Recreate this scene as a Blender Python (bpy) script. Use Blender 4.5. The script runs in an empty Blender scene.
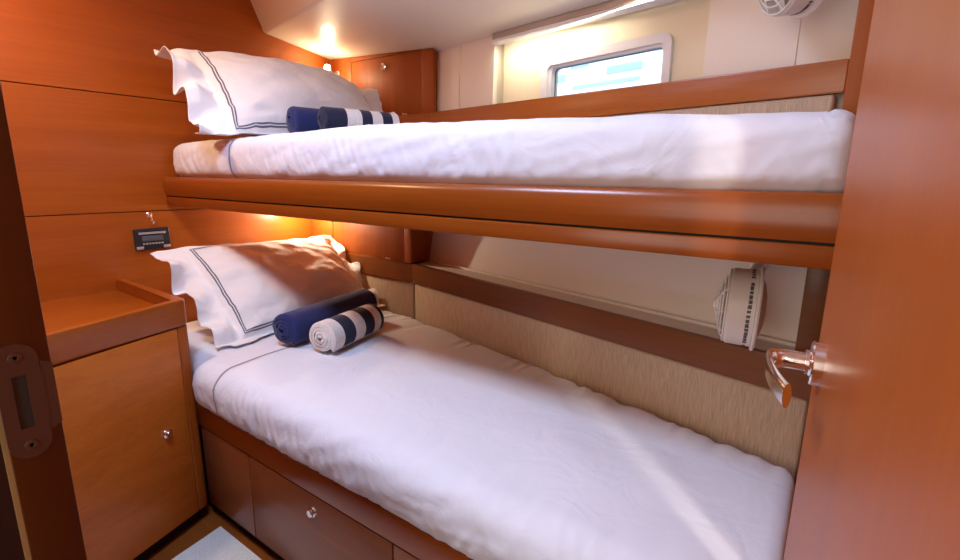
import bpy, bmesh, math, random
from mathutils import Vector, Matrix, noise
random.seed(4)
C = bpy.context.scene.collection
PI = math.pi
Z0 = 1.16          # the camera stands 1.16 m above the cabin sole; heights below are measured from the eye
FLOOR = -1.16

# ------------------------------------------------------------------ materials
def new_mat(name):
    m = bpy.data.materials.new(name); m.use_nodes = True
    nt = m.node_tree; b = nt.nodes['Principled BSDF']
    return m, nt, b
def L(nt, a, ao, b, bi): nt.links.new(a.outputs[ao], b.inputs[bi])
def flat(name, col, rough=.5, metal=0., coat=0., emis=None, es=0.):
    m, nt, b = new_mat(name)
    b.inputs['Base Color'].default_value = (*col, 1); b.inputs['Roughness'].default_value = rough
    b.inputs['Metallic'].default_value = metal; b.inputs['Coat Weight'].default_value = coat
    if emis: b.inputs['Emission Color'].default_value = (*emis, 1); b.inputs['Emission Strength'].default_value = es
    n = nt.nodes.new('ShaderNodeTexNoise'); n.inputs['Scale'].default_value = 60
    r = nt.nodes.new('ShaderNodeMapRange'); r.inputs['To Min'].default_value = max(rough-.04, .02); r.inputs['To Max'].default_value = rough+.05
    L(nt, n, 'Fac', r, 'Value'); L(nt, r, 'Result', b, 'Roughness')
    return m
def wood(name, axis, dark, light, rough=.3, coat=.35, rot=0., fine=1.):
    """varnished teak veneer, grain running along axis 0/1/2"""
    m, nt, b = new_mat(name)
    tc = nt.nodes.new('ShaderNodeTexCoord'); mp = nt.nodes.new('ShaderNodeMapping')
    sc = [22*fine]*3; sc[axis] = 1.1
    mr = nt.nodes.new('ShaderNodeMapping'); mr.inputs['Rotation'].default_value = (0, 0, rot)
    mp.inputs['Scale'].default_value = sc
    L(nt, tc, 'Object', mr, 'Vector'); L(nt, mr, 'Vector', mp, 'Vector')
    n1 = nt.nodes.new('ShaderNodeTexNoise'); n1.inputs['Scale'].default_value = 1.; n1.inputs['Detail'].default_value = 6; n1.inputs['Distortion'].default_value = .6
    L(nt, mp, 'Vector', n1, 'Vector')
    mp2 = nt.nodes.new('ShaderNodeMapping'); sc2 = [150*fine]*3; sc2[axis] = 4.; mp2.inputs['Scale'].default_value = sc2
    L(nt, mr, 'Vector', mp2, 'Vector')
    n2 = nt.nodes.new('ShaderNodeTexNoise'); n2.inputs['Scale'].default_value = 1.; n2.inputs['Detail'].default_value = 3
    L(nt, mp2, 'Vector', n2, 'Vector')
    ad = nt.nodes.new('ShaderNodeMath'); ad.operation = 'MULTIPLY_ADD'; ad.inputs[1].default_value = .38
    L(nt, n2, 'Fac', ad, 0)
    ml = nt.nodes.new('ShaderNodeMath'); ml.operation = 'MULTIPLY'; ml.inputs[1].default_value = .62
    L(nt, n1, 'Fac', ml, 0); L(nt, ml, 'Value', ad, 2)
    cr = nt.nodes.new('ShaderNodeValToRGB')
    cr.color_ramp.elements[0].position = .28; cr.color_ramp.elements[0].color = (*dark, 1)
    cr.color_ramp.elements[1].position = .70; cr.color_ramp.elements[1].color = (*light, 1)
    L(nt, ad, 'Value', cr, 'Fac'); L(nt, cr, 'Color', b, 'Base Color')
    b.inputs['Roughness'].default_value = rough; b.inputs['Coat Weight'].default_value = coat; b.inputs['Coat Roughness'].default_value = .22; b.inputs['Specular IOR Level'].default_value = .35
    bp = nt.nodes.new('ShaderNodeBump'); bp.inputs['Strength'].default_value = .06; bp.inputs['Distance'].default_value = .001
    L(nt, n2, 'Fac', bp, 'Height'); L(nt, bp, 'Normal', b, 'Normal')
    return m
def cloth(name, col, rough=.85, bump=.25, scale=900, sheen=.2, col2=None, soft=None):
    m, nt, b = new_mat(name)
    tc = nt.nodes.new('ShaderNodeTexCoord')
    n = nt.nodes.new('ShaderNodeTexNoise'); n.inputs['Scale'].default_value = scale; n.inputs['Detail'].default_value = 2
    L(nt, tc, 'Object', n, 'Vector')
    if col2:
        cr = nt.nodes.new('ShaderNodeValToRGB'); cr.color_ramp.elements[0].position = .35; cr.color_ramp.elements[1].position = .65
        cr.color_ramp.elements[0].color = (*col, 1); cr.color_ramp.elements[1].color = (*col2, 1)
        L(nt, n, 'Fac', cr, 'Fac'); L(nt, cr, 'Color', b, 'Base Color')
    else: b.inputs['Base Color'].default_value = (*col, 1)
    b.inputs['Roughness'].default_value = rough; b.inputs['Sheen Weight'].default_value = sheen
    bp = nt.nodes.new('ShaderNodeBump'); bp.inputs['Strength'].default_value = bump; bp.inputs['Distance'].default_value = .0008
    L(nt, n, 'Fac', bp, 'Height')
    if soft:
        s = nt.nodes.new('ShaderNodeTexNoise'); s.inputs['Scale'].default_value = soft; s.inputs['Detail'].default_value = 3; s.inputs['Distortion'].default_value = .8
        L(nt, tc, 'Object', s, 'Vector')
        b2 = nt.nodes.new('ShaderNodeBump'); b2.inputs['Strength'].default_value = .5; b2.inputs['Distance'].default_value = .012
        L(nt, s, 'Fac', b2, 'Height'); L(nt, b2, 'Normal', bp, 'Normal')
    L(nt, bp, 'Normal', b, 'Normal')
    return m
def tweed(name):
    m, nt, b = new_mat(name)
    tc = nt.nodes.new('ShaderNodeTexCoord'); mp = nt.nodes.new('ShaderNodeMapping'); mp.inputs['Scale'].default_value = (620, 620, 28)
    L(nt, tc, 'Object', mp, 'Vector')
    n = nt.nodes.new('ShaderNodeTexNoise'); n.inputs['Scale'].default_value = 1; n.inputs['Detail'].default_value = 3
    L(nt, mp, 'Vector', n, 'Vector')
    cr = nt.nodes.new('ShaderNodeValToRGB'); cr.color_ramp.elements[0].position = .36; cr.color_ramp.elements[1].position = .62
    cr.color_ramp.elements[0].color = (.47, .35, .24, 1); cr.color_ramp.elements[1].color = (.63, .49, .35, 1)
    L(nt, n, 'Fac', cr, 'Fac'); L(nt, cr, 'Color', b, 'Base Color'); b.inputs['Roughness'].default_value = .9
    bp = nt.nodes.new('ShaderNodeBump'); bp.inputs['Strength'].default_value = .4; bp.inputs['Distance'].default_value = .001
    L(nt, n, 'Fac', bp, 'Height'); L(nt, bp, 'Normal', b, 'Normal')
    return m
HR = math.radians(13.4)
WD, WL = (.28, .059, .004), (.39, .091, .007)
W_Y = wood('teak_along_width', 1, WD, WL, .34, .3)
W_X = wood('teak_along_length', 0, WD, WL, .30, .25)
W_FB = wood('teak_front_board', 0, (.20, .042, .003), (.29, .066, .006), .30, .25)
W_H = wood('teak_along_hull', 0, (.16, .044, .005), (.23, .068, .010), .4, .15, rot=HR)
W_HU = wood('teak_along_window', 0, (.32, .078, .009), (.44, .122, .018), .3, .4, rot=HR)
W_Z = wood('teak_upright', 2, WD, WL, .5, .0)
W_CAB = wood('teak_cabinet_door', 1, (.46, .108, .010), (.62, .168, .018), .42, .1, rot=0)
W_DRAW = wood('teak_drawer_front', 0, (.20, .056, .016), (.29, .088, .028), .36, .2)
W_JAMB = wood('dark_teak_frame', 2, (.10, .026, .005), (.15, .04, .008), .4, .2)
W_DOOR = wood('teak_door_leaf', 2, (.33, .064, .003), (.40, .084, .004), .42, .12, fine=.6)
W_FLR = wood('teak_sole', 0, (.18, .05, .008), (.28, .08, .014), .3, .4)
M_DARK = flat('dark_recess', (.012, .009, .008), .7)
M_LINER = flat('cream_liner', (.89, .82, .73), .5)
M_CEIL = flat('cream_headliner', (.90, .83, .72), .45, coat=.15)
M_RECESS = flat('cream_recess', (.90, .82, .62), .5)
M_WHITE = flat('white_plastic', (.78, .73, .68), .4)
M_WFRAME = flat('white_window_frame', (.80, .82, .88), .35)
M_BLIND = flat('grey_aluminium', (.50, .44, .38), .35, .3)
M_CHROME = flat('chrome', (.90, .88, .86), .14, 1.)
M_STEEL = flat('brushed_strike_steel', (.17, .095, .075), .42, .4)
M_SLOT = flat('slot_grey', (.06, .065, .075), .4)
M_SHEET = cloth('white_cotton', (.74, .755, .83), .8, .15, 700, .15, soft=9)
M_PIL = cloth('white_pillow_cotton', (.82, .81, .82), .8, .15, 700, .15, soft=14)
M_TRIM = cloth('grey_blue_piping', (.12, .13, .19), .8)
M_HEM = cloth('grey_hem', (.30, .29, .33), .8)
M_NAVY = cloth('navy_terry', (.008, .016, .085), .95, .9, 420, .12, col2=(.016, .028, .15))
M_DNAVY = cloth('dark_navy_terry', (.006, .008, .030), .95, .9, 420, .1, col2=(.014, .018, .055))
M_TWHITE = cloth('cream_terry', (.62, .58, .54), .95, .9, 420, .4, col2=(.82, .78, .74))
M_TWEED = tweed('beige_woven_upholstery')
M_MAT = cloth('pale_carpet', (.62, .63, .60), .95, .5, 300, .1, col2=(.74, .75, .72))
M_BLACK = flat('black_plastic', (.02, .022, .03), .3)
M_SCREEN = flat('grey_display', (.10, .11, .13), .15)
M_SILVER = flat('silver_button', (.6, .58, .58), .3, .6)
M_BULB = flat('lit_bulb', (1, .9, .7), .3, emis=(1, .72, .38), es=60)
M_GUN = flat('grey_fan_mark', (.10, .09, .09), .5)
m, nt, b = new_mat('window_glass'); M_GLASS = m
b.inputs['Base Color'].default_value = (.96, .98, 1, 1); b.inputs['Roughness'].default_value = .02; b.inputs['IOR'].default_value = 1.45
b.inputs['Transmission Weight'].default_value = 1.
M_GEL = flat('white_boat_topsides', (.85, .87, .9), .3)
M_BLUE = flat('pale_blue_boat_glass', (.40, .58, .72), .2)
M_WATER = flat('harbour_water', (.25, .42, .52), .15)

# ------------------------------------------------------------------ helpers
def link(name, bm, mats, parent=None, smooth=True, ang=35, recalc=True):
    me = bpy.data.meshes.new(name)
    if recalc: bmesh.ops.recalc_face_normals(bm, faces=bm.faces[:])
    bm.to_mesh(me); bm.free()
    if not isinstance(mats, (list, tuple)): mats = [mats]
    for q in mats: me.materials.append(q)
    if smooth:
        for p in me.polygons: p.use_smooth = True
        me.set_sharp_from_angle(angle=math.radians(ang))
    o = bpy.data.objects.new(name, me); C.objects.link(o)
    if parent is not None: o.parent = parent
    return o
def tag(o, label, cat, group=None):
    o['label'] = label; o['category'] = cat
    if group: o['group'] = group
    return o
def struct(o): o['kind'] = 'structure'; return o
def thing(name, label, cat, loc=(0, 0, 0), rot=(0, 0, 0), group=None):
    o = bpy.data.objects.new(name, None); C.objects.link(o); o.empty_display_size = .05
    o.location = loc; o.rotation_euler = rot
    return tag(o, label, cat, group)
def prism(bm, pts, z0, z1, bevel=0., seg=2, mi=0, ztop=None, zbot=None):
    lo = [bm.verts.new((x, y, zbot(x, y) if zbot else z0)) for x, y in pts]
    hi = [bm.verts.new((x, y, ztop(x, y) if ztop else z1)) for x, y in pts]
    n = len(pts); fs = [bm.faces.new(lo[::-1]), bm.faces.new(hi)]
    for i in range(n): fs.append(bm.faces.new((lo[i], lo[(i+1) % n], hi[(i+1) % n], hi[i])))
    for f in fs: f.material_index = mi
    if bevel > 0:
        es = list({e for f in fs for e in f.edges})
        r = bmesh.ops.bevel(bm, geom=es, offset=bevel, segments=seg, profile=.5, affect='EDGES', clamp_overlap=True)
        for f in r['faces']: f.material_index = mi
    return bm
def box(bm, x0, x1, y0, y1, z0, z1, bevel=0., seg=2, mi=0, **k):
    return prism(bm, [(x0, y0), (x1, y0), (x1, y1), (x0, y1)], z0, z1, bevel, seg, mi, **k)
HD = Vector((math.cos(HR), -math.sin(HR), 0)); HN = Vector((math.sin(HR), math.cos(HR), 0)); HP = Vector((-1.43, 1.656, 0))
def hp(s, d, p0=HP): v = p0 + HD*s + HN*d; return (v.x, v.y)
def hbox(bm, s0, s1, d0, d1, z0, z1, bevel=0., seg=2, mi=0, p0=HP, **k):
    return prism(bm, [hp(s0, d0, p0), hp(s1, d0, p0), hp(s1, d1, p0), hp(s0, d1, p0)], z0, z1, bevel, seg, mi, **k)
def lathe(bm, prof, mat, n=28, mi=0):
    """prof: list of (r, h); revolve about local z then transform by mat"""
    rings = []
    for r, h in prof:
        if r < 1e-6: rings.append([bm.verts.new(mat @ Vector((0, 0, h)))])
        else: rings.append([bm.verts.new(mat @ Vector((r*math.cos(2*PI*i/n), r*math.sin(2*PI*i/n), h))) for i in range(n)])
    for a, b in zip(rings, rings[1:]):
        for i in range(n):
            j = (i+1) % n
            if len(a) == 1 and len(b) == 1: continue
            if len(a) == 1: f = bm.faces.new((a[0], b[i], b[j]))
            elif len(b) == 1: f = bm.faces.new((a[i], a[j], b[0]))
            else: f = bm.faces.new((a[i], a[j], b[j], b[i]))
            f.material_index = mi
    return bm
def frame(loc, z, up=(0, 0, 1)):
    """matrix whose local z axis points along z"""
    z = Vector(z).normalized(); up = Vector(up)
    if abs(z.dot(up)) > .98: up = Vector((0, 1, 0))
    x = up.cross(z).normalized(); y = z.cross(x)
    m = Matrix((x, y, z)).transposed().to_4x4(); m.translation = Vector(loc); return m
def tube(bm, pts, rad, n=12, ell=None, up=(0, 0, 1), mi=0, closed=False):
    pts = [Vector(p) for p in pts]; rings = []; N = len(pts)
    for i, p in enumerate(pts):
        if closed: t = (pts[(i+1) % N] - pts[i-1]).normalized()
        else: t = (pts[min(i+1, N-1)] - pts[max(i-1, 0)]).normalized()
        u = Vector(up); u = (u - t*u.dot(t))
        if u.length < 1e-4: u = Vector((0, 1, 0)) - t*t.y
        u.normalize(); v = t.cross(u)
        r = rad[i] if isinstance(rad, (list, tuple)) else rad
        a, b = (r, r) if not ell else (r*ell[0], r*ell[1])
        rings.append([bm.verts.new(p + u*a*math.cos(2*PI*k/n) + v*b*math.sin(2*PI*k/n)) for k in range(n)])
    rr = list(zip(rings, rings[1:])) + ([(rings[-1], rings[0])] if closed else [])
    for a, b in rr:
        for k in range(n):
            f = bm.faces.new((a[k], a[(k+1) % n], b[(k+1) % n], b[k])); f.material_index = mi
    if not closed:
        for r in (rings[0][::-1], rings[-1]): bm.faces.new(r).material_index = mi
    return bm
def ring_pts(c, ax, r, n=32):
    m = frame(c, ax); return [m @ Vector((r*math.cos(2*PI*i/n), r*math.sin(2*PI*i/n), 0)) for i in range(n)]
def B(): return bmesh.new()
def nz(x, y, z=0.): return noise.noise(Vector((x, y, z)))
def ss(a, b, x):
    t = min(max((x-a)/(b-a), 0), 1); return t*t*(3-2*t)

XH = -2.098      # head bulkhead
XF = .022        # foot bulkhead
YF = .851        # face of the upper bunk's front board
YD = .678        # face of the drawers
YL = 1.495       # face of the lower hull-side rail
PL = Vector((-1.415, YL, 0))
def zceil(x, y): return .59 - .133*(y-1.33) - .047*(x-XH)

# ------------------------------------------------------------------ the setting
# cabin sole
bm = B(); box(bm, -2.3, 1.2, -1.8, 2.2, FLOOR-.03, FLOOR); struct(link('floor', bm, W_FLR))
# head bulkhead of three veneered panels with fine dark joints
bm = B()
box(bm, XH-.05, XH-.006, -.1, 1.95, FLOOR, .95, mi=1)
for a, b_ in ((FLOOR, -.1475), (-.1445, .2622), (.2652, .95)):
    box(bm, XH-.006, XH, -.1, 1.95, a, b_, .0012, 1)
struct(link('wall_left', bm, [W_Y, M_DARK]))
# foot bulkhead beside the bunks
bm = B(); box(bm, XF, XF+.03, .715, 1.95, FLOOR, .9); struct(link('wall_right', bm, W_Z))
bm = B(); box(bm, XF+.03, 1.0, .725, .76, FLOOR, .9); struct(link('wall_locker', bm, W_Z))
bm = B(); box(bm, 1.0, 1.03, -1.8, .76, FLOOR, .9); struct(link('wall_side', bm, W_Z))
bm = B(); box(bm, -.010, XF, 1.00, 1.95, -.028, .74, .001); struct(link('trim_3', bm, W_Z))
bm = B(); box(bm, -.028, XF, 1.195, 1.60, -.372, -.062, .001); struct(link('trim_4', bm, W_H))
# wall with the doorway
bm = B(); box(bm, XH, -.53, .02, .10, FLOOR, .9); box(bm, .09, 1.0, .02, .095, FLOOR, .9)
struct(link('wall_front', bm, W_Z))
bm = B(); box(bm, -2.3, 1.0, -1.83, -1.8, FLOOR, .9); struct(link('wall_passage', bm, W_X))
bm = B(); box(bm, -2.3, -2.27, -1.8, .02, FLOOR, .9); struct(link('wall_passage_end', bm, W_Z))
# hull side lining: flares outwards with height
def dh(z):
    pr = ((-1.2, -.17), (-.45, -.065), (-.39, -.042), (-.2, 0.), (0, .02), (.25, .03), (.6, .04))
    for (a, da), (b_, db) in zip(pr, pr[1:]):
        if z <= b_: return da + (db-da)*(z-a)/(b_-a)
    return pr[-1][1]
SR0, SR1, DR = .335, 1.135, .085      # the window recess along the hull, and its depth
def hull_strip(bm, s0, s1, z0, z1, n=10, mi=0, back=.06, ztop=None):
    rows = []
    for i in range(n+1):
        z = z0 + (z1-z0)*i/n; row = []
        for s in (s0, s1):
            zz = z
            if ztop and i == n: x, y = hp(s, dh(z)); zz = zceil(x, y) + .02
            x, y = hp(s, dh(z)); row.append(bm.verts.new((x, y, zz)))
        rows.append(row)
    for a, b_ in zip(rows, rows[1:]): bm.faces.new((a[0], a[1], b_[1], b_[0])).material_index = mi
    br = []
    for (z, i) in ((z0, 0), (z1, n)):
        br.append([bm.verts.new((*hp(s, dh(z)+back), rows[i][k].co.z)) for k, s in enumerate((s0, s1))])
    bm.faces.new((br[0][1], br[0][0], br[1][0], br[1][1])).material_index = mi
    for k in (0, 1):
        bm.faces.new([r[k] for r in rows] + [br[1][k], br[0][k]]).material_index = mi
    bm.faces.new((rows[0][0], rows[0][1], br[0][1], br[0][0])); bm.faces.new((rows[-1][0], rows[-1][1], br[1][1], br[1][0]))
bm = B()
hull_strip(bm, -.85, 1.62, FLOOR, .20, 16)
for s0, s1 in ((-.85, .13), (.136, SR0), (SR1, 1.345), (1.351, 1.62)):
    hull_strip(bm, s0, s1, .20, .62, 3, ztop=True)
for s0 in (.128, 1.343): hbox(bm, s0, s0+.01, .035, .05, .2, .62)
struct(link('wall_back', bm, M_LINER, ang=20))
# deep window recess with the port cut through its back
G0, G1, GZ0, GZ1 = .572, .995, .20, .366
bm = B()
hbox(bm, SR0-.02, G0, DR, DR+.03, .18, .60); hbox(bm, G1, SR1+.02, DR, DR+.03, .18, .60)
hbox(bm, G0, G1, DR, DR+.03, .18, GZ0); hbox(bm, G0, G1, DR, DR+.03, GZ1, .60)
hbox(bm, SR0-.012, SR0, .05, DR, .18, .6); hbox(bm, SR1, SR1+.012, .05, DR, .18, .6)
hbox(bm, SR0-.01, SR1+.01, .034, DR, .18, .20)
struct(link('window_recess', bm, M_RECESS))
win = thing('window_1', 'small white framed cabin window in the hull', 'window'); win['kind'] = 'structure'
for k in ('label', 'category'): del win[k]
def rrect(s0, s1, z0, z1, r, n=6):
    out = []
    for cs, cz, a0 in ((s1-r, z1-r, 0), (s0+r, z1-r, 90), (s0+r, z0+r, 180), (s1-r, z0+r, 270)):
        for i in range(n+1):
            a = math.radians(a0 + 90*i/n); out.append((cs + r*math.cos(a), cz + r*math.sin(a)))
    return out
def ring_frame(bm, outer, inner, d0, d1, mi=0, bev=0):
    def V(p, d): x, y = hp(p[0], d); return bm.verts.new((x, y, p[1]))
    of = [V(p, d0) for p in outer]; nf = [V(p, d0) for p in inner]; ob = [V(p, d1) for p in outer]; ib = [V(p, d1) for p in inner]
    n = len(of)
    for i in range(n):
        j = (i+1) % n
        for q in ((of[i], of[j], nf[j], nf[i]), (nf[i], nf[j], ib[j], ib[i]), (ob[j], ob[i], ib[i], ib[j]), (of[j], of[i], ob[i], ob[j])):
            bm.faces.new(q).material_index = mi
bm = B()
ring_frame(bm, rrect(G0-.035, G1+.024, GZ0-.03, GZ1+.03, .03), rrect(G0-.006, G1+.006, GZ0-.006, GZ1+.004, .018), DR-.014, DR+.002)
ring_frame(bm, rrect(G0-.012, G1+.012, GZ0-.01, GZ1+.01, .02), rrect(G0+.008, G1-.004, GZ0+.008, GZ1-.004, .016), DR-.006, DR+.03)
link('window_frame', bm, M_WFRAME, win)
bm = B()
ring_frame(bm, rrect(G0+.006, G1-.003, GZ0+.006, GZ1-.003, .016), rrect(G0+.0085, G1-.0045, GZ0+.0085, GZ1-.0055, .015), DR+.012, DR+.02)
link('gasket', bm, M_BLACK, win)
bm = B(); hbox(bm, G0, G1, DR+.016, DR+.02, GZ0, GZ1); link('glass', bm, M_GLASS, win)

# headliner above the bunks, its step, and the higher headliner over the sole
def st(x): return 1.33 - math.tan(HR)*(x-XH)          # the step line
xa, xb = XH, XF+.01
bm = B()
prism(bm, [(xa, st(xa)), (xb, st(xb)), (xb, 1.9), (xa, 1.9)], 0, 0, ztop=lambda x, y: zceil(x, y)+.02, zbot=zceil)
bm2 = bm
def stepface(bm):
    N = 8; prof = []
    for i in range(N+1):
        a = PI/2*i/N; prof.append((-.022*math.sin(a)*1.0, .022*(1-math.cos(a))))
    prof.append((-.10, .19)); prof.append((-.115, .21))
    rows = []
    for d, h in prof:
        rows.append([bm.verts.new((x, st(x)+d, zceil(x, st(x))+h)) for x in (xa, xb)])
    for a, c in zip(rows, rows[1:]): bm.faces.new((a[0], a[1], c[1], c[0]))
stepface(bm)
struct(link('ceiling', bm, M_CEIL))
bm = B(); box(bm, -2.3, -1.25, -1.8, 1.25, .755, .79); box(bm, -.55, 1.03, -1.8, 1.25, .755, .79)
box(bm, -1.25, -.55, -1.8, .02, .755, .79); box(bm, -1.25, -.55, .50, 1.25, .755, .79)
struct(link('ceiling_over_sole', bm, M_CEIL))
# deck hatch coaming over the sole
bm = B()
for a in ((-1.28, -1.25, -.01, .53), (-.55, -.52, -.01, .53), (-1.25, -.55, -.01, .02), (-1.25, -.55, .50, .53)): box(bm, *a, .745, .88, .004)
struct(link('window_hatch', bm, M_WFRAME))
# beige ledge between hull lining and the lower rail
bm = B()
prism(bm, [hp(-.0, .0, PL), hp(1.475, .0, PL), (XF, 1.42), (-1.424, 1.76)], -.385, -.372, .002)
hbox(bm, .06, 1.50, -.052, -.044, -.372, -.362, .002)
struct(link('trim_1', bm, M_LINER))
# doorway jamb
XJ = -.504
bm = B()
box(bm, XJ-.03, XJ, .0700, .1045, FLOOR, .8, .001); box(bm, XJ-.03, XJ-.002, .0665, .0700, FLOOR, .8, mi=1)
box(bm, XJ-.03, XJ-.003, -.02, .0665, FLOOR, .8, mi=2)
struct(link('trim_2', bm, [W_JAMB, flat('pale_seal', (.62, .47, .22), .5), flat('purple_brown_paint', (.045, .018, .018), .5)]))
# the open door leaf
DA = math.radians(4.7); DE = Vector((.006, .652, 0)); DT = Vector((-math.sin(DA), math.cos(DA), 0)); DN = Vector((-math.cos(DA), -math.sin(DA), 0))
def dp(t, n): v = DE - DT*t + DN*n; return (v.x, v.y)     # t back from the free edge, n towards the cabin
bm = B(); prism(bm, [dp(0, 0), dp(.548, 0), dp(.548, -.034), dp(0, -.034)], FLOOR+.012, .72, .002, 2)
door = struct(link('door_1', bm, W_DOOR))
hz = -.186; c = DE - DT*.060 + Vector((0, 0, hz))
bm = B(); lathe(bm, [(0, -.001), (.0230, -.001), (.0230, .0085), (.0215, .010), (.0145, .010), (.0130, .0115), (.0130, .0145), (0, .0145)], frame(c, DN), 40)
hnd = link('door_handle', bm, M_CHROME, door)
bm = B()
P = [c + DN*.010, c + DN*.022, c + DN*.030]
for i in range(1, 8):
    a = PI/2*i/7; P.append(c + DN*(.030 + .017*math.sin(a)) - DT*(.017*(1-math.cos(a))))
for i in range(1, 9): P.append(c + DN*(.047 - .016*(i/8)**2) - DT*(.017 + .075*i/8) + Vector((0, 0, -.006*i/8)))
R_ = [.0085]*3 + [.0085 + .0006*i for i in range(1, 8)] + [.0127]*8
n = len(P)
rings = []
for i, p in enumerate(P):
    t = (P[min(i+1, n-1)] - P[max(i-1, 0)]).normalized(); u = Vector((0, 0, 1)); v = t.cross(u).normalized()
    k = ss(2, 9, i); ru = .0100 + .0020*k; rv = .0100 - .0062*k
    rings.append([bm.verts.new(p + u*ru*math.cos(2*PI*j/18) + v*rv*math.sin(2*PI*j/18)) for j in range(18)])
for a, b_ in zip(rings, rings[1:]):
    for j in range(18): bm.faces.new((a[j], a[(j+1) % 18], b_[(j+1) % 18], b_[j]))
bm.faces.new(rings[0][::-1]); bm.faces.new(rings[-1])
link('lever', bm, M_CHROME, hnd)

# ------------------------------------------------------------------ strike plate on the jamb
sp = thing('strike_plate', 'dull metal strike plate with rounded ends on the dark door jamb', 'strike plate', (XJ, .0830, -.180))
def plate_outline():
    pts = []
    w = .0135; h = .048
    for i in range(13): a = PI*i/12; pts.append((w*math.cos(a), h - w + w*math.sin(a)))
    for i in range(13): a = PI + PI*i/12; pts.append((w*math.cos(a), -h + w + w*math.sin(a)))
    return pts
bm = B()
pts = plate_outline(); hole = [(.005, .021), (-.005, .021), (-.005, -.019), (.005, -.019)]
# plate with slot: built of four bands round the slot plus the round ends
def yz(poly, x0, x1, mi=0):
    a = [bm.verts.new((x0, y, z)) for y, z in poly]; b2 = [bm.verts.new((x1, y, z)) for y, z in poly]; k = len(poly)
    bm.faces.new(a).material_index = mi; bm.faces.new(b2[::-1]).material_index = mi
    for i in range(k): bm.faces.new((a[i], a[(i+1) % k], b2[(i+1) % k], b2[i])).material_index = mi
top = [p for p in pts if p[1] > .0340]; bot = [p for p in pts if p[1] < -.0340]
yz([(.0135, .022)] + top + [(-.0135, .022)], 0, .0018); yz([(-.0135, -.022)] + bot + [(.0135, -.022)], 0, .0018)
yz([(-.0135, -.022), (-.0045, -.022), (-.0045, .022), (-.0135, .022)], 0, .0018)
yz([(.0045, -.022), (.0145, -.022), (.0145, .022), (.0045, .022)], 0, .0018)
yz([(.0138, -.029), (.0215, -.025), (.0215, .027), (.0138, .031)], -.0006, .0016)
link('plate', bm, M_STEEL, sp)
bm = B(); yz([(-.0045, -.022), (.0045, -.022), (.0045, .022), (-.0045, .022)], 0, .0003); link('latch_slot', bm, M_SLOT, sp)
for z in (.037, -.037):
    bm = B(); lathe(bm, [(.0045, .0015), (.004, .0026), (.0018, .0029), (.0012, .0018), (0, .0018)], frame((0, 0, z), (1, 0, 0)), 20); link('screw', bm, M_STEEL, sp)

# ------------------------------------------------------------------ bunk structures
ub = thing('bunk', 'polished wooden upper bunk frame spanning from headboard wall to door', 'bunk', (0, 0, 0))
def front_board(bm):
    # curved face: section in (y,z), extruded along x
    sec = [(YF+.030, -.020), (YF+.010, -.018), (YF+.003, -.022), (YF-.001, -.032), (YF-.004, -.050), (YF-.003, -.072), (YF+.002, -.0885), (YF+.030, -.0885)]
    xs = [XH+.001, XF-.001]
    rows = [[bm.verts.new((x, y, z)) for y, z in sec] for x in xs]
    k = len(sec)
    for i in range(k): bm.faces.new((rows[0][i], rows[0][(i+1) % k], rows[1][(i+1) % k], rows[1][i]))
    bm.faces.new(rows[0]); bm.faces.new(rows[1][::-1])
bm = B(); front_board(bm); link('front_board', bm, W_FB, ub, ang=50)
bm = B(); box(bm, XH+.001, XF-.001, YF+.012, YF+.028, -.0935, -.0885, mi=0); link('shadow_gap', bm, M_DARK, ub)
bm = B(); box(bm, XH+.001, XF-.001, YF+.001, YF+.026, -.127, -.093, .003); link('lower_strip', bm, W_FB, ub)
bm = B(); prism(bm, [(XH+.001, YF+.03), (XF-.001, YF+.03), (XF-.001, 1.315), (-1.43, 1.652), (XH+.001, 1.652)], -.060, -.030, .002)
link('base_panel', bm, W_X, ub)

lb = thing('bunk', 'dark wooden lower bunk base with drawers facing the floor', 'bunk', (0, 0, 0))
x1 = .012
bm = B(); box(bm, XH+.002, x1, YD, YD+.03, -.827, -.755, .006, 3); link('front_rail', bm, W_X, lb)
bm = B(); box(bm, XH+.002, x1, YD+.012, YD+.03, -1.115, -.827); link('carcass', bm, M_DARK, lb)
bm = B(); prism(bm, [(XH+.002, YD+.03), (x1, YD+.03), (x1, 1.13), (-1.43, 1.45), (XH+.002, 1.45)], -.80, -.770); link('base_board', bm, W_X, lb)
for a, b_ in ((-1.62, -1.332), (-1.329, -.724), (-.721, .010)):
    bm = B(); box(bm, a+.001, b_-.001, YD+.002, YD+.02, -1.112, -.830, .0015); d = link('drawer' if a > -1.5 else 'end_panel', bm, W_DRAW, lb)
    if a > -1.5:
        kx = -1.02 if a < -1 else -.36
        bm = B(); lathe(bm, [(0, .014), (.009, .014), (.0105, .012), (.0105, .007), (.014, .005), (.0155, 0), (0, 0)], frame((kx, YD+.002, -.879), (0, -1, 0)), 28)
        link('knob', bm, M_CHROME, d)
bm = B(); box(bm, XH+.002, x1, YD+.022, YD+.04, FLOOR, -1.112); link('kickboard', bm, M_DARK, lb)

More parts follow.
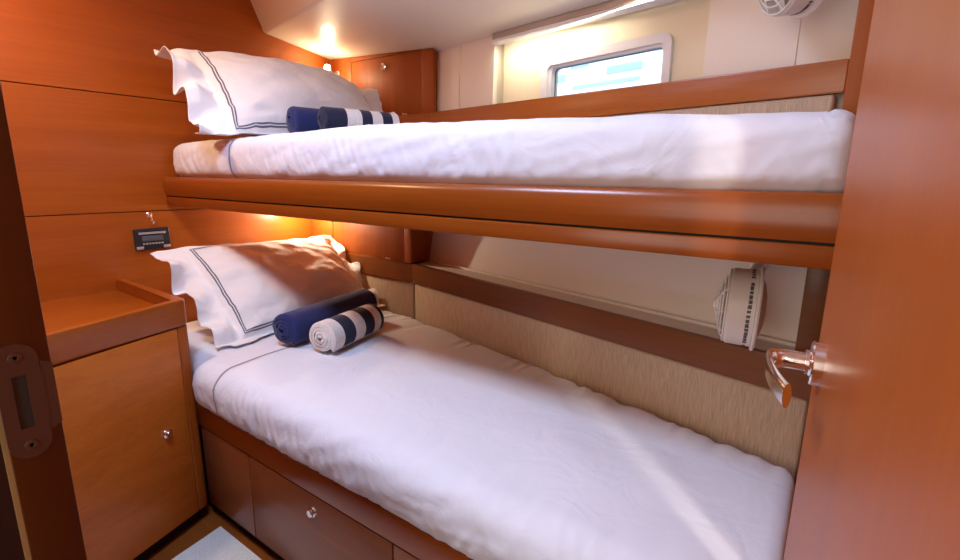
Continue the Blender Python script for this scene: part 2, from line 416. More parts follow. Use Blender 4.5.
# ------------------------------------------------------------------ lockers in the head corner
def locker(name, label, y, xr, z0, ztopf, dz0, dz1, dx0, dx1, knob, hinge, group=None, seed=0):
    t = thing(name, label, 'locker', (0, 0, 0))
    bm = B(); box(bm, XH+.001, xr-.012, y+.018, 1.70, z0, .5, mi=0, ztop=ztopf); link('carcass', bm, W_Z, t)
    bm = B()
    box(bm, XH+.001, dx0-.0015, y, y+.018, z0, 0, .0015, ztop=ztopf)
    box(bm, dx1+.0015, xr, y-.003, y+.018, z0, 0, .005, 3, ztop=ztopf)
    box(bm, dx0-.0015, dx1+.0015, y, y+.018, dz1+.0015, 0, .001, ztop=ztopf)
    if dz0 - z0 > .004: box(bm, dx0-.0015, dx1+.0015, y, y+.018, z0, dz0-.0015, .001)
    link('face_frame', bm, W_Z, t)
    bm = B(); box(bm, dx0, dx1, y+.001, y+.016, dz0, 0, .0015, ztop=lambda x, yy: dz1); d = link('door', bm, W_Z, t)
    bm = B(); box(bm, dx0-.001, dx1+.001, y+.016, y+.0175, dz0-.001, dz1+.001); link('gap', bm, M_DARK, t)
    if knob:
        bm = B(); lathe(bm, [(0, .012), (.009, .012), (.0105, .010), (.0105, .006), (.0155, .004), (.017, 0), (0, 0)], frame((knob[0], y+.001, knob[1]), (0, -1, 0)), 28); link('knob', bm, M_CHROME, d)
    bm = B(); box(bm, hinge[0]-.016, hinge[0]+.016, y-.003, y+.002, hinge[1]-.002, hinge[1]+.003, .001); link('hinge', bm, M_CHROME, d)
    return t
locker('locker', 'small wooden wall locker above the upper bunk, round chrome catch on its door', 1.656, -1.430, .2565,
       lambda x, y: zceil(x, y)-.002, .260, .514, -1.942, -1.497, (-1.728, .471), (-1.60, .261))
locker('locker', 'low wooden locker tucked under the upper bunk behind the lower pillow', 1.495, -1.419, -.368,
       lambda x, y: -.1275 if y < 1.56 else -.062, -.362, -.135, -1.93, -1.462, None, (-1.56, -.361))

# ------------------------------------------------------------------ hull side rails and cushions
bm = B(); prism(bm, [(XH+.001, 1.632), (-1.432, 1.632), hp(1.462, -.021), hp(1.462, -.001), (-1.43, 1.653), (XH+.001, 1.653)], .176, 0, .004, 3, ztop=lambda x, y: .2555 - .0150*max(0, (x+1.43)/1.43))
tag(link('bunk_rail', bm, W_HU), 'long wooden rail along the hull below the window, above the upper mattress', 'rail')
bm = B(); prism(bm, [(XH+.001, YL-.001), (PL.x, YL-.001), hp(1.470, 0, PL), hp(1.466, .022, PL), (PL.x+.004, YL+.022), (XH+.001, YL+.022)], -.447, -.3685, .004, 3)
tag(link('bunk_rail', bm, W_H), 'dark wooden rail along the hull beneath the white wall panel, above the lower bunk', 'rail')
bm = B(); prism(bm, [(XH+.004, YL+.004), (PL.x-.001, YL+.004), (PL.x-.001, YL+.045), (XH+.004, YL+.045)], -.70, -.4485, .008, 3)
tag(link('backrest_cushion', bm, M_TWEED), 'short beige woven cushion behind the lower pillow beneath the low locker', 'cushion')
bm = B(); hbox(bm, .003, 1.462, .004, .045, -.70, -.4485, .008, 3, p0=PL)
tag(link('backrest_cushion', bm, M_TWEED), 'long beige woven cushion lining the hull side of the lower bunk', 'cushion')
bm = B(); hbox(bm, .0, 1.444, -.018, .012, -.02, .1745, .008, 3)
tag(link('backrest_cushion', bm, M_TWEED), 'beige woven cushion strip showing behind the upper mattress', 'cushion')

# ------------------------------------------------------------------ bedside cabinet in the near head corner
def cl(y): return -1.602 + .30*(.655-y)       # face line, x as a function of y
YR, YN = .668, .115
cab = thing('cabinet', 'waist-high wooden cabinet with tray top and round catch beside the lower bunk', 'cabinet', (0, 0, 0))
zt = -.426
bm = B(); prism(bm, [(XH+.002, YN), (cl(YN)-.012, YN), (cl(YR)-.012, YR-.006), (XH+.002, YR-.006)], -1.105, zt, .002); link('carcass', bm, W_Y, cab)
nrm = Vector((1, .30, 0)).normalized()
def cf(y, off): return (cl(y)+nrm.x*off, y+nrm.y*off)
bm = B(); prism(bm, [cf(YN, -.016), cf(YN, .004), cf(.655, .004), (cl(.668)+.004, .6665), (cl(.668)-.010, .674), (XH+.002, .674), (XH+.002, .650), cf(.648, -.016)], -.466, -.386, .008, 4)
link('tray_rim', bm, W_Y, cab, ang=60)
bm = B(); prism(bm, [cf(.636, -.012), cf(.636, .001), cf(.660, .001), (cl(.668)-.004, .670), (cl(.668)-.03, .672), (cl(.668)-.04, .66)], -1.11, -.468, .004, 3); link('corner_post', bm, W_Z, cab, ang=60)
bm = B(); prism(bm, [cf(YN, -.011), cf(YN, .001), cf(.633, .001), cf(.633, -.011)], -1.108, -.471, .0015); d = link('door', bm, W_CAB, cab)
v = cf(.562, .001)
bm = B(); lathe(bm, [(0, .014), (.009, .014), (.0105, .012), (.0105, .007), (.014, .005), (.0155, 0), (0, 0)], frame((v[0], v[1], -.786), nrm), 28); link('knob', bm, M_CHROME, d)
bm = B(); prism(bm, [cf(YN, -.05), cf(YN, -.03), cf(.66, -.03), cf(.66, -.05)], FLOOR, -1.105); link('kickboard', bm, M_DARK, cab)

# carpet on the sole
bm = B(); prism(bm, [(-1.525, .665), (-.30, .665), (-.30, .18), (-1.43, .18), (-1.500, .52)], FLOOR, FLOOR+.008, .003)
tag(link('carpet', bm, M_MAT), 'pale grey carpet laid on the wooden floor beside the drawers', 'carpet')

# ------------------------------------------------------------------ mattresses
def rr_perim(w, h, r, t):
    """point and normal on a rounded rectangle, t in 0..1, starting mid bottom going to the front(-p) side, up, back"""
    segs = [('l', w/2-r), ('a', PI*r/2), ('l', h-2*r), ('a', PI*r/2), ('l', w-2*r), ('a', PI*r/2), ('l', h-2*r), ('a', PI*r/2), ('l', w/2-r)]
    T = sum(q[1] for q in segs); d = t*T
    x, y, a = w/2, 0., PI      # heading angle: towards -x
    for k, Ls in segs:
        if d <= Ls + 1e-9:
            if k == 'l': return x + math.cos(a)*d, y + math.sin(a)*d, a + PI/2
            b = d/r; return x + r*(math.sin(a) - math.sin(a-b)), y + r*(-math.cos(a) + math.cos(a-b)), a - b + PI/2
        if k == 'l': x += math.cos(a)*Ls; y += math.sin(a)*Ls
        else:
            x, y = x + r*(math.sin(a) - math.sin(a-PI/2)), y + r*(-math.cos(a) + math.cos(a-PI/2)); a -= PI/2
        d -= Ls
    return x, y, a + PI/2
class Mattress:
    def __init__(s, x0, x1, front, back, z0, z1, r, sd, side_amp, bulge, crown=.012, tilt=0):
        s.__dict__.update(locals())
    def pt(s, u, t, off=0.):
        x = s.x0 + (s.x1-s.x0)*u
        yf, yb = s.front(x), s.back(x); w = yb-yf; h = s.z1(x)-s.z0
        e = min(x-s.x0, s.x1-x); R = .03
        ins = 0 if e >= R else R*.8*(1-math.sqrt(max(0, 1-(1-e/R)**2)))
        p, q, a = rr_perim(w-2*ins, h-ins*.9, s.r, t); nx, ny = math.cos(a), math.sin(a)
        y = yf+ins+p; z = s.z0+q
        k = s.sd*10
        top = max(ny, 0); side = max(-nx, 0); bk = max(nx, 0); v = min(max(q/h, 0), 1)
        # soft hills on the top
        dz = .006*nz(x*3+k, y*4)*top + .0025*nz(x*9+k, y*10)*top + s.crown*top*math.sin(PI*min(max(p/w, 0), 1))
        # ripples of gathered sheet on the front side, stronger low down
        f = nz(x*32+k+v*2.2, v*1.3, k) ; f2 = nz(x*44+k-v*5, v*1.6, k+3)
        rp = (1-abs(f)*2.2)*.6 + f2*.28
        fold = s.side_amp*(rp-.35)*(.35 + .9*(1-v)**1.2)*(.6+.8*(nz(x*2.2+k, 7)+.5))
        # long diagonal drags near the front edge
        dg = nz(x*7 - v*3.4 + k, x*1.2 + v*1.2 + 4)
        fold += s.side_amp*.8*max(0, .32-abs(dg))*2.2
        bu = s.bulge*max(0., math.sin(PI*min(max(v, 0), 1)))**.7
        out = side*(fold+bu) + bk*.006*nz(x*20+k, 3) + dz
        # puckers along the back edge
        out += top*ss(.72, .98, p/w)*.006*(1-2*abs(nz(x*30+k, 2.5)))
        out += top*ss(.22, .02, p/w)*s.side_amp*.6*(.3-abs(nz(x*16+k, p*3)))
        out += off
        return Vector((x, y+nx*out, z+ny*out*(1 if ny > 0 else 0)))
    def build(s, name, nu=420, nt=150):
        bm = B(); rows = []
        us = [0, .002, .005, .01, .015, .02] + [.02+.96*i/nu for i in range(1, nu)] + [.98, .985, .99, .995, .998, 1]
        for u in us: rows.append([bm.verts.new(s.pt(u, t/nt)) for t in range(nt)])
        for a, b_ in zip(rows, rows[1:]):
            for k in range(nt): bm.faces.new((a[k], a[(k+1) % nt], b_[(k+1) % nt], b_[k]))
        bm.faces.new(rows[0]); bm.faces.new(rows[-1][::-1])
        return link(name, bm, M_SHEET, ang=180)
    def ribbon(s, name, xc, wdt, parent, mat, t0=.02, t1=.95, n=220, wob=.01):
        bm = B(); prev = None
        for i in range(n+1):
            t = t0+(t1-t0)*i/n; r = []
            for q in (-1, 0, 1):
                x = xc + wob*nz(t*5, xc*3) + q*wdt/2
                r.append(bm.verts.new(s.pt((x-s.x0)/(s.x1-s.x0), t, .0016 if q == 0 else .0008)))
            if prev:
                for j in (0, 1): bm.faces.new((prev[j], r[j], r[j+1], prev[j+1]))
            prev = r
        return link(name, bm, mat, parent)
def back_u(x):
    if x > -.04: return .985 + (hp((x+1.43)/math.cos(HR), -.024)[1]-.985)*ss(-.018, -.04, x)
    return 1.640 if x < -1.43 else hp((x+1.43)/math.cos(HR), -.024)[1]
def back_l(x): return YL-.004 if x < PL.x else YL-.004 - math.tan(HR)*(x-PL.x)
um = Mattress(-2.070, .014, lambda x: YF+.022 + .012*ss(-1.9, -2.06, x), back_u, -.029, lambda x: .103+.014*math.sin(min(max((x+2.07)/2.08, 0), 1)*PI)+.008*ss(-1.6, -.6, x)-.016*ss(-1.1, -.1, x), .036, 1.3, .0046, .012, .006)
o = um.build('mattress'); tag(o, 'white sheeted mattress on the upper bunk frame', 'mattress')
um.ribbon('hem_stripe', -1.62, .009, o, M_HEM)
lm = Mattress(-2.060, .010, lambda x: YD-.012 + .03*ss(-.12, .010, x) + .042*ss(-1.56, -1.62, x), back_l, -.7545, lambda x: -.592, .050, 2.7, .0075, .018, .012)
o = lm.build('mattress'); tag(o, 'white sheeted mattress on the lower bunk base', 'mattress')
lm.ribbon('hem_stripe', -1.45, .009, o, M_HEM, wob=.05)

# ------------------------------------------------------------------ pillows
def pillow(name, label, corners, T, zbase, seed, flange=.055, top=.012, wave=.03, lift=None, lines=2, xmin=XH+.006, ymax=None):
    BL, BR, TL, TR = [Vector(q) for q in corners]
    W = ((BR-BL).length + (TR-TL).length)/2; H = ((TL-BL).length + (TR-BR).length)/2
    N = ((BR-BL).cross(TL-BL)).normalized()
    if N.x < 0: N = -N
    fu, fv = flange/(W/2), flange/(H/2); ft = top/(H/2)
    def surf(u, v, side, off=0.):
        a, b_ = (u+1)/2, (v+1)/2
        p = BL*(1-a)*(1-b_) + BR*a*(1-b_) + TL*(1-a)*b_ + TR*a*b_
        iu, iv = min(abs(u), 1), min(abs(v), 1)
        th = T*(max(0, (1-iu**2.6))*max(0, (1-iv**2.4)))**.55
        ou = max(abs(u)-1, 0)/fu; ov = max(abs(v)-1, 0)/fv*(.6 if v > 0 else 1); o_ = min(max(ou, ov), 1)
        # pillow-case edges draw in between the corners
        c_ = p*0
        pin = (1-abs(v)**2)*.05*max(0, abs(u)-.5) * (-1 if u > 0 else 1)
        pinv = (1-abs(u)**2)*.04*max(0, abs(v)-.5) * (-1 if v > 0 else 1)
        p = p + (BR-BL)*pin*.5 + (TL-BL)*pinv*.5
        wr = .010*nz(u*2.2+seed, v*2.2) + .005*nz(u*5+seed, v*5, 2) + .0035*(1-3*abs(nz(u*4.5+v*3+seed, v*4-u*2, 5)))*(iu**2+iv**2)*.7
        fl = wave*(.25+o_)*(ou > 0 or ov > 0)*(math.sin((u*2.1 if ov > ou else v*3.3)*PI*.8+seed)*.6 + nz(u*3.1+seed, v*3.1, 9)*1.1) * min(1, o_*1.6)
        q = p + N*(side*(th+.0016) + wr + fl + off*side)
        if lift: q = lift(q, u, v, o_)
        zmin = zbase - (.012*ss(.93, .86, q.y) + .010*ss(-1.62, -1.82, q.x))*(zbase > 0)
        if q.z < zmin + (.004 if side > 0 else .001): q.z = zmin + (.004 if side > 0 else .001) + .02*(zmin-q.z)
        if q.x < xmin: q.x = xmin + (.004 if side > 0 else 0) + .004*nz(u*5, v*5)+.004
        if ymax and q.y > ymax(q.x): q.y = ymax(q.x) - .002*abs(nz(u*4, v*4))
        return q
    bm = B(); nu, nv = 150, 110
    def grid(side):
        return [[bm.verts.new(surf(-1-fu+(2+2*fu)*i/nu, -1-fv*.5+(2+.5*fv+ft)*j/nv, side)) for j in range(nv+1)] for i in range(nu+1)]
    A, D = grid(1), grid(-1)
    for i in range(nu):
        for j in range(nv):
            bm.faces.new((A[i][j], A[i+1][j], A[i+1][j+1], A[i][j+1])); bm.faces.new((D[i][j], D[i][j+1], D[i+1][j+1], D[i+1][j]))
    for i in range(nu):
        bm.faces.new((A[i][0], D[i][0], D[i+1][0], A[i+1][0])); bm.faces.new((A[i][nv], A[i+1][nv], D[i+1][nv], D[i][nv]))
    for j in range(nv):
        bm.faces.new((A[0][j], A[0][j+1], D[0][j+1], D[0][j])); bm.faces.new((A[nu][j], D[nu][j], D[nu][j+1], A[nu][j+1]))
    o = link(name, bm, M_PIL, ang=180); tag(o, label, 'pillow')
    for k in range(lines):
        e = .955 - k*.022*(.5/W)*1.2; ev = .955 - k*.022*(.5/H)*1.2 - .004
        path = []
        n = 60
        for i in range(n): path.append((-e, ev-2*ev*i/n))
        for i in range(n): path.append((-e+2*e*i/n, -ev))
        for i in range(n): path.append((e, -ev+2*ev*i/n))
        for i in range(n): path.append((e-2*e*i/n, ev))
        bm = B(); rows = []; M = len(path); hw = .0019
        for i, (u, v) in enumerate(path):
            u0, v0 = path[i-1]; u1, v1 = path[(i+1) % M]; du, dv = u1-u0, v1-v0; Ld = math.hypot(du*W, dv*H)
            nu_, nv_ = -dv*H/Ld/(W/2), du*W/Ld/(H/2)
            rows.append([bm.verts.new(surf(u+nu_*hw*q, v+nv_*hw*q, 1, .0014)) for q in (-1, 1)])
        for i in range(M): bm.faces.new((rows[i][0], rows[i][1], rows[(i+1) % M][1], rows[(i+1) % M][0]))
        link('piping', bm, M_TRIM, o)
    return o
pillow('pillow', 'plump white pillow with dark double piping on the upper mattress',
       ((-1.640, .885, .124), (-1.56, 1.52, .124), (-1.89, .905, .408), (-1.80, 1.52, .385)), .118, .127, 3.1, flange=.105, wave=.045, ymax=lambda x: 1.618)
pillow('pillow', 'white pillow with thin grey piping leaning on the headboard wall above the lower mattress',
       ((-1.63, .850, -.570), (-1.62, 1.44, -.570), (-1.94, .825, -.284), (-1.92, 1.44, -.296)), .088, -.577, 8.4, flange=.095, wave=.045, ymax=lambda x: 1.484)

# ------------------------------------------------------------------ rolled towels
def towel(name, label, a, b_, R, bands, mats, turns=4.5, seed=0., tail=None, phase=0., squash=.94):
    """a, b_: centres of the two ends; bands: list of (fraction end, material index)"""
    a, b_ = Vector(a), Vector(b_); Lg = (b_-a).length; mid = (a+b_)/2 - Vector((0, 0, R*squash))
    ax = (b_-a).normalized(); yaw = math.atan2(ax.y, ax.x)
    t = thing(name, label, 'towel', mid, (0, 0, yaw))
    bm = B(); nth = 150; r0 = .0015; pitch = (R-r0)/turns
    def prof(th, inner, x):
        r = r0 + pitch*th/(2*PI) + (pitch*.10 if inner else pitch*.90)
        r = min(r, R+.002) if not inner else r
        r *= 1 + .020*nz(th*.9+seed, x*9, inner) + .014*nz(math.cos(th)*2+seed, math.sin(th)*2, x*6)
        an = th+phase
        return Vector((0, r*math.cos(an), r*math.sin(an)*squash + R*squash))
    TH = 2*PI*(turns-1) + 2*PI*.0
    ths = [TH*(i/nth)**.8 for i in range(nth+1)]
    xs = []
    nseg = 60
    for i in range(nseg+1): xs.append(-Lg/2 + Lg*i/nseg)
    rows = []
    for i, x in enumerate(xs):
        e = min(i, nseg-i); sh = (1 - .10*(1-min(e/2.5, 1))**2)
        def P(th, inn):
            p = prof(th, inn, x); cz = R*squash; sgn = -1 if x < 0 else 1
            q = Vector((x, p.y*sh, (p.z-cz)*sh+cz))
            if e < 3: q.x += sgn*(-.010*(p.y**2+(p.z-cz)**2)**.5/R*1.0 + .004*nz(th*1.1+seed, 3, sgn))*(1-e/3)
            q.z = max(q.z, .0015)
            return bm.verts.new(q)
        rows.append(([P(th, 0) for th in ths], [P(th, 1) for th in ths]))
    def mi_at(fr):
        for e_, m_ in bands:
            if fr <= e_: return m_
        return bands[-1][1]
    for i in range(nseg):
        m_ = mi_at((i+.5)/nseg); (o1, i1), (o2, i2) = rows[i], rows[i+1]
        for k in range(nth):
            bm.faces.new((o1[k], o1[k+1], o2[k+1], o2[k])).material_index = m_
            bm.faces.new((i1[k+1], i1[k], i2[k], i2[k+1])).material_index = m_
        for k in (0, nth): bm.faces.new((o1[k], o2[k], i2[k], i1[k])).material_index = m_
    for row, m_ in ((rows[0], bands[0][1]), (rows[-1], bands[-1][1])):
        for k in range(nth): bm.faces.new((row[0][k], row[0][k+1], row[1][k+1], row[1][k])).material_index = m_
    link('rolled_cloth', bm, mats, t, ang=60)
    # hem running along the outer edge of the roll
    bm = B(); th = TH; pts = []
    for i in range(2, nseg-1):
        p = prof(th, 0, xs[i]); pts.append(Vector((xs[i], p.y*1.005, (p.z-R*squash)*1.005+R*squash)))
    tube(bm, pts, .0018, 8); link('hem', bm, tail if tail else mats[0], t)
    return t
zl_ = -.583; zu_ = .123
towel('towel', 'plain navy rolled towel against the lower pillow', (-1.455, .895, zl_+.065), (-1.535, 1.345, zl_+.065), .066, [(1, 0)], [M_NAVY], seed=1, phase=.9)
towel('towel', 'navy and white striped rolled towel in front of the lower pillow', (-1.300, .930, zl_+.059), (-1.360, 1.215, zl_+.059), .062,
      [(.20, 1), (.40, 0), (.58, 1), (.76, 0), (.90, 1), (1, 0)], [M_DNAVY, M_TWHITE], seed=5, tail=M_TWHITE, phase=.75)
towel('towel', 'plain navy rolled towel against the upper pillow', (-1.505, 1.01, zu_+.052), (-1.43, 1.40, zu_+.052), .054, [(1, 0)], [M_NAVY], seed=9, phase=2.5)
towel('towel', 'navy and white striped rolled towel in front of the upper pillow', (-1.345, 1.01, zu_+.045), (-1.265, 1.27, zu_+.045), .047,
      [(.28, 0), (.46, 1), (.60, 0), (.74, 1), (.87, 0), (1, 1)], [M_DNAVY, M_TWHITE], seed=12, phase=2.2)

# ------------------------------------------------------------------ roller blind above the window recess
bl = thing('roller_blind', 'rolled-up window blind in a slim grey case above the cabin window', 'blind', (0, 0, 0))
bm = B(); hbox(bm, SR0+.004, SR1-.004, .018, .055, 0, 0, .004, 3, zbot=lambda x, y: zceil(x, y)-.024, ztop=lambda x, y: zceil(x, y)-.001); link('case', bm, M_BLIND, bl)
bm = B(); hbox(bm, SR0+.004, SR1-.004, .012, .045, 0, 0, .002, 2, zbot=lambda x, y: zceil(x, y)-.036, ztop=lambda x, y: zceil(x, y)-.0255); link('bottom_bar', bm, M_WFRAME, bl)

# ------------------------------------------------------------------ cabin fans
def fan(label, loc, axis, back, mount):
    """axis: the way it blows; back: point on the hull its bracket reaches"""
    t = thing('fan', label, 'fan', loc)
    R = .078; F = frame((0, 0, 0), axis)
    bm = B(); lathe(bm, [(0, -.045), (.030, -.045), (.052, -.040), (R-.006, -.030), (R, -.026), (R, .018), (R-.003, .022), (R-.005, .018), (R-.005, -.022), (R-.02, -.03), (0, -.032)], F, 48); link('housing', bm, M_WHITE, t)
    bm = B(); lathe(bm, [(R-.002, -.034), (R+.006, -.034), (R+.008, -.031), (R+.006, -.027), (R-.002, -.027)], F, 48); link('rear_ring', bm, M_WHITE, t)
    bm = B()
    for i, (r, h) in enumerate(((R-.004, .024), (.060, .030), (.047, .035), (.034, .039), (.022, .042))):
        tube(bm, ring_pts(F @ Vector((0, 0, h)), F.to_3x3() @ Vector((0, 0, 1)), r, 40), .0019, 6, closed=True, up=F.to_3x3() @ Vector((0, 0, 1)))
    for k in range(9):
        a = 2*PI*k/9; e = lambda r, h, w=0: F @ Vector((r*math.cos(a+w), r*math.sin(a+w), h))
        tube(bm, [e(.010, .043, -.4), e(.022, .042, -.3), e(.034, .039, -.2), e(.047, .035, -.1), e(.060, .030), e(R-.003, .021)], .0017, 6)
    lathe(bm, [(0, .050), (.010, .049), (.014, .045), (.014, .040), (0, .040)], F, 24)
    link('guard', bm, M_WHITE, t)
    for k in range(3):
        bm = B(); a0 = 2*PI*k/3
        rows = []
        for i in range(8):
            r = .010 + (R-.020)*i/7; w = .35 + .25*i/7
            rows.append([bm.verts.new(F @ Vector((r*math.cos(a0+w*q), r*math.sin(a0+w*q), .004+.010*q))) for q in (-1, -.4, .3, 1)] +
                        [bm.verts.new(F @ Vector((r*math.cos(a0+w*q), r*math.sin(a0+w*q), .002+.010*q))) for q in (1, .3, -.4, -1)])
        for a, c in zip(rows, rows[1:]):
            for j in range(8): bm.faces.new((a[j], a[(j+1) % 8], c[(j+1) % 8], c[j]))
        bm.faces.new(rows[0][::-1]); bm.faces.new(rows[-1]); link('blade', bm, M_WHITE, t)
    bm = B(); lathe(bm, [(0, .022), (.010, .022), (.013, .018), (.013, -.03), (0, -.03)], F, 20); link('motor_hub', bm, M_GUN, t)
    # small dark marks standing in for illegible lettering round the housing rear
    bm = B()
    for k in range(52):
        if k % 9 == 8: continue
        a = 2*PI*k/52
        for q in (0,):
            c0 = F @ Vector((R*math.cos(a), R*math.sin(a), -.016)); m4 = frame(c0, F.to_3x3() @ Vector((math.cos(a), math.sin(a), 0)), up=F.to_3x3() @ Vector((0, 0, 1)))
            hh = .0022 + .0022*random.random(); pts = [m4 @ Vector((sx*hh, sy*(.0022+.0016*random.random()), z)) for z in (-.001, .0006) for sx, sy in ((-1, -1), (1, -1), (1, 1), (-1, 1))]
            vs = [bm.verts.new(p) for p in pts]
            for f in ((0, 3, 2, 1), (4, 5, 6, 7), (0, 1, 5, 4), (1, 2, 6, 5), (2, 3, 7, 6), (3, 0, 4, 7)): bm.faces.new([vs[i] for i in f])
    link('lettering_marks', bm, M_GUN, t)
    bm = B()
    ml = Vector(mount) - Vector(loc); bk = Vector(back) - Vector(loc); ax = F.to_3x3() @ Vector((0, 0, 1))
    top = ml
    tube(bm, [top*.9, top*1.0, (top+bk)/2 - Vector((0, 0, .004)), bk], [.009, .010, .009, .010], 14)
    lathe(bm, [(0, 0), (.022, 0), (.022, .006), (.014, .010), (0, .010)], frame(bk, (bk*-1).xyz if False else (-HN.x, -HN.y, 0)), 28)
    link('bracket', bm, M_WHITE, t)
    return t
def hullpt(x, z, off=0.):
    s = (x+1.43)/math.cos(HR); p = hp(s, dh(z)+off); return (p[0], p[1], z)
fan('small white cabin fan fixed below the upper bunk near the door', (-.130, 1.10, -.256), (-1, -.12, .02), hullpt(-.13, -.20), (-.128, 1.135, -.20))
fan('small white cabin fan high on the hull wall by the window', (-.128, 1.215, .398), (-.80, -.60, -.12), hullpt(-.12, .43), (-.125, 1.285, .41))

# ------------------------------------------------------------------ stereo panel and hook on the head bulkhead
pn = thing('stereo_panel', 'black stereo control panel with silver buttons on the wooden wall', 'control panel', (XH, .786, -.249))
bm = B(); box(bm, 0, .010, -.061, .061, -.040, .040, .004, 3); link('bezel', bm, M_BLACK, pn)
bm = B(); box(bm, .0095, .0115, -.046, .046, .018, .026, .0008); link('trim_bar', bm, M_SILVER, pn)
bm = B(); box(bm, .0095, .0108, -.036, .036, -.008, .012, .0005); link('display', bm, M_SCREEN, pn)
for k in range(7):
    bm = B(); box(bm, .0095, .0118, -.036+.0105*k, -.0285+.0105*k, -.021, -.0145, .001); link('button', bm, M_SILVER, pn)
for sy in (-1, 1):
    bm = B(); prism(bm, [(.0095, sy*.058), (.0118, sy*.058), (.0118, sy*.034), (.0095, sy*.034)], -.037, -.026, .001, zbot=None); link('corner_plate', bm, M_SILVER, pn)
hk = thing('coat_hook', 'tiny chrome coat hook on the wooden wall above the stereo panel', 'hook', (XH, .786, -.172))
bm = B(); lathe(bm, [(0, 0), (.010, 0), (.010, .003), (.007, .005), (0, .005)], frame((0, 0, .012), (1, 0, 0)), 24); link('backplate', bm, M_CHROME, hk)
bm = B(); tube(bm, [(.004, 0, .012), (.014, 0, .010), (.018, 0, -.002), (.018, 0, -.012), (.022, 0, -.018), (.028, 0, -.016), (.031, 0, -.008)], [.004, .004, .004, .0042, .0045, .005, .006], 12); link('prong', bm, M_CHROME, hk)

# ------------------------------------------------------------------ reading lamps
def lamp(label, base, n, head, aim):
    t = thing('reading_lamp', label, 'lamp', base); hd = Vector(head)-Vector(base); n = Vector(n)
    bm = B(); lathe(bm, [(0, 0), (.019, 0), (.019, .006), (.015, .010), (0, .010)], frame((0, 0, 0), n), 28); link('base', bm, M_CHROME, t)
    bm = B(); tube(bm, [n*.008, n*.030, hd*.6 + n*.012, hd*.92], .0045, 12); link('arm', bm, M_CHROME, t)
    F = frame(hd, aim)
    bm = B(); lathe(bm, [(.008, -.022), (.013, -.016), (.016, .0), (.0175, .012), (.0165, .012), (.014, 0), (.009, -.012), (.006, -.020)], F, 28); link('lamp_shade', bm, M_CHROME, t)
    bm = B(); lathe(bm, [(0, .018), (.006, .0165), (.011, .012), (.0125, .004), (.010, -.005), (.004, -.010), (0, -.011)], F, 24); link('bulb', bm, M_BULB, t)
    return t
lamp('lit chrome reading lamp beside the locker above the upper pillow', (-2.040, 1.655, .468), (0, -1, 0), (-2.022, 1.585, .482), (.45, -.8, .25))
lamp('chrome reading lamp under the upper bunk shining on the lower pillow', (XH, 1.43, -.125), (1, 0, 0), (XH+.075, 1.415, -.135), (.35, -.25, -.9))

# ------------------------------------------------------------------ outside the window
bm = B(); box(bm, -40, 30, 3., 60, -1.75, -1.7); o = link('water', bm, M_WATER); struct(o)
def boat(label, x, y, Lb, hgt, z, col):
    t = thing('motor_boat', label, 'boat', (x, y, z), (0, 0, -HR))
    bm = B(); rows = []
    for i in range(13):
        u = i/12; wv = 1.1*(1-(2*u-1)**4*.8) * (1 if u > .5 else .6+.8*u); sh = hgt*(.8+.35*(1-u)**2)
        rows.append([bm.verts.new((Lb*(u-.5)*k, yy, zz)) for k, yy, zz in ((.92, -wv*.5, 0), (.97, -wv*.85, sh*.5), (1, -wv, sh), (1, wv, sh), (.97, wv*.85, sh*.5), (.92, wv*.5, 0))])
    for a, c in zip(rows, rows[1:]):
        for j in range(6): bm.faces.new((a[j], a[(j+1) % 6], c[(j+1) % 6], c[j]))
    bm.faces.new(rows[0][::-1]); bm.faces.new(rows[-1]); link('hull', bm, M_GEL, t)
    bm = B(); prism(bm, [(-Lb*.28, -.75), (Lb*.25, -.75), (Lb*.25, .75), (-Lb*.28, .75)], hgt*.85, hgt*1.5, .12, 3); link('coachroof', bm, M_GEL, t)
    bm = B()
    for k in range(4): box(bm, -Lb*.22+k*Lb*.115, -Lb*.22+k*Lb*.115+Lb*(.10 if k % 2 else .06), -.765, -.70, hgt*(1.20 if k % 2 else 1.27), hgt*(1.25 if k % 2 else 1.31), .02, 2)
    box(bm, -Lb*.26, Lb*.02, -.765, -.70, hgt*1.37, hgt*1.395, .01, 2); box(bm, Lb*.02, Lb*.22, -.765, -.70, hgt*1.14, hgt*1.165, .01, 2)
    link('cabin_window', bm, M_BLUE, t)
    return t
boat('white motor boat with pale blue windows moored outside the cabin window', -3.9, 9.0, 6.5, 2.6, -1.5, 0)

# ------------------------------------------------------------------ everything above was measured from the eye: stand it on the sole
for o in C.objects:
    if o.parent is None: o.location.z += Z0

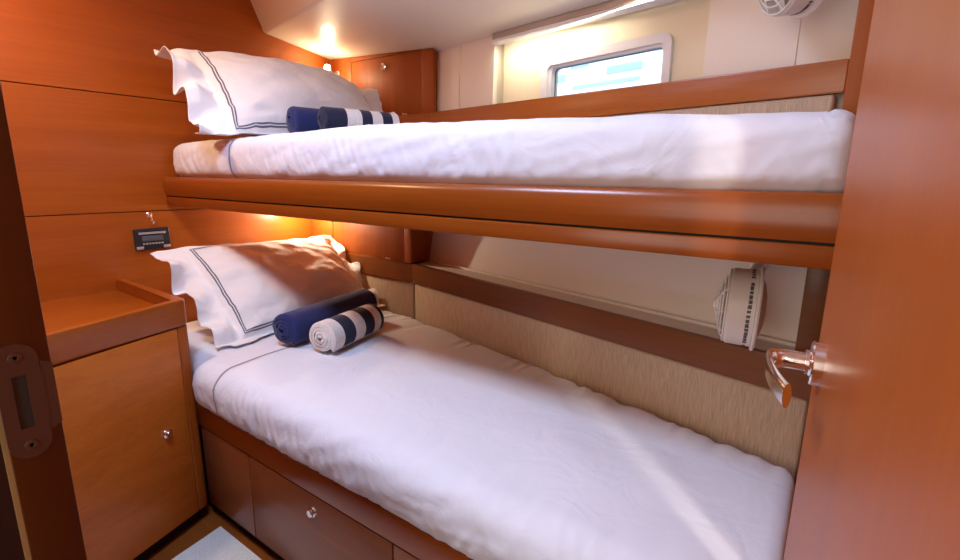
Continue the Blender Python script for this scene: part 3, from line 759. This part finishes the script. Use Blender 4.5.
# ------------------------------------------------------------------ lights
def area(name, loc, rot, size, power, col, sy=None):
    l = bpy.data.lights.new(name, 'AREA'); l.energy = power; l.color = col; l.shape = 'RECTANGLE'; l.size = size; l.size_y = sy or size
    o = bpy.data.objects.new(name, l); C.objects.link(o); o.location = (loc[0], loc[1], loc[2]+Z0); o.rotation_euler = rot; return o
def point(name, loc, power, col, r=.02):
    l = bpy.data.lights.new(name, 'POINT'); l.energy = power; l.color = col; l.shadow_soft_size = r
    o = bpy.data.objects.new(name, l); C.objects.link(o); o.location = (loc[0], loc[1], loc[2]+Z0); return o
area('deck_hatch_daylight', (-.90, .26, .87), (0, 0, 0), .42, 14.5, (.52, .68, 1.), .32)
area('saloon_fill', (-.35, -1.25, .05), (math.radians(88), 0, math.radians(8)), 1.0, 9.5, (1., .90, .80), 1.3)  # added fill from behind the camera; the closed passage has no such opening
point('upper_reading_light', (-1.995, 1.545, .475), 1.2, (1, .74, .46), .03)
point('lower_reading_light', (-1.965, 1.36, -.176), 5.0, (1, .86, .62), .012)
area('ceiling_downlight', (-1.75, .30, .74), (0, 0, 0), .10, 5.0, (1, .66, .36))
point('locker_side_light', (.56, .185, .25), 14, (1, .88, .72), .03)

la = bpy.data.lights.new('recess_fill_light', 'AREA'); la.shape = 'RECTANGLE'; la.size = .74; la.size_y = .02; la.energy = .9; la.color = (1, .90, .70)  # added light to brighten the window recess; no lamp is fitted there
lo = bpy.data.objects.new('recess_fill_light', la); C.objects.link(lo)
x_, y_ = hp((SR0+SR1)/2, .016); lo.location = (x_, y_, .464+Z0); lo.rotation_euler = (math.radians(38), -math.radians(2.7), -HR)
w = bpy.data.worlds.new('harbour_daylight'); bpy.context.scene.world = w; w.use_nodes = True
nt = w.node_tree; bg = nt.nodes['Background']; bg.inputs['Color'].default_value = (.80, .90, 1., 1); bg.inputs['Strength'].default_value = 1.7

# ------------------------------------------------------------------ camera
cam = bpy.data.cameras.new('camera'); co = bpy.data.objects.new('camera', cam); C.objects.link(co)
yaw, pit, rol, f = .619058447, .210054888, .01166227, 490.216
fw = Vector((-math.sin(yaw)*math.cos(pit), math.cos(yaw)*math.cos(pit), -math.sin(pit)))
r = Vector((math.cos(yaw), math.sin(yaw), 0)); u = r.cross(fw)
r2 = r*math.cos(rol)+u*math.sin(rol); u2 = u*math.cos(rol)-r*math.sin(rol)
M = Matrix((r2, u2, -fw)).transposed().to_4x4(); M.translation = Vector((0, 0, Z0)); co.matrix_world = M
cam.sensor_width = 36; cam.lens = 36*f/960; cam.clip_start = .01; cam.clip_end = 200
sc = bpy.context.scene; sc.camera = co
vs = sc.view_settings; vs.view_transform = 'Standard'; vs.look = 'None'; vs.exposure = .58; vs.gamma = 1; vs.use_curve_mapping = False
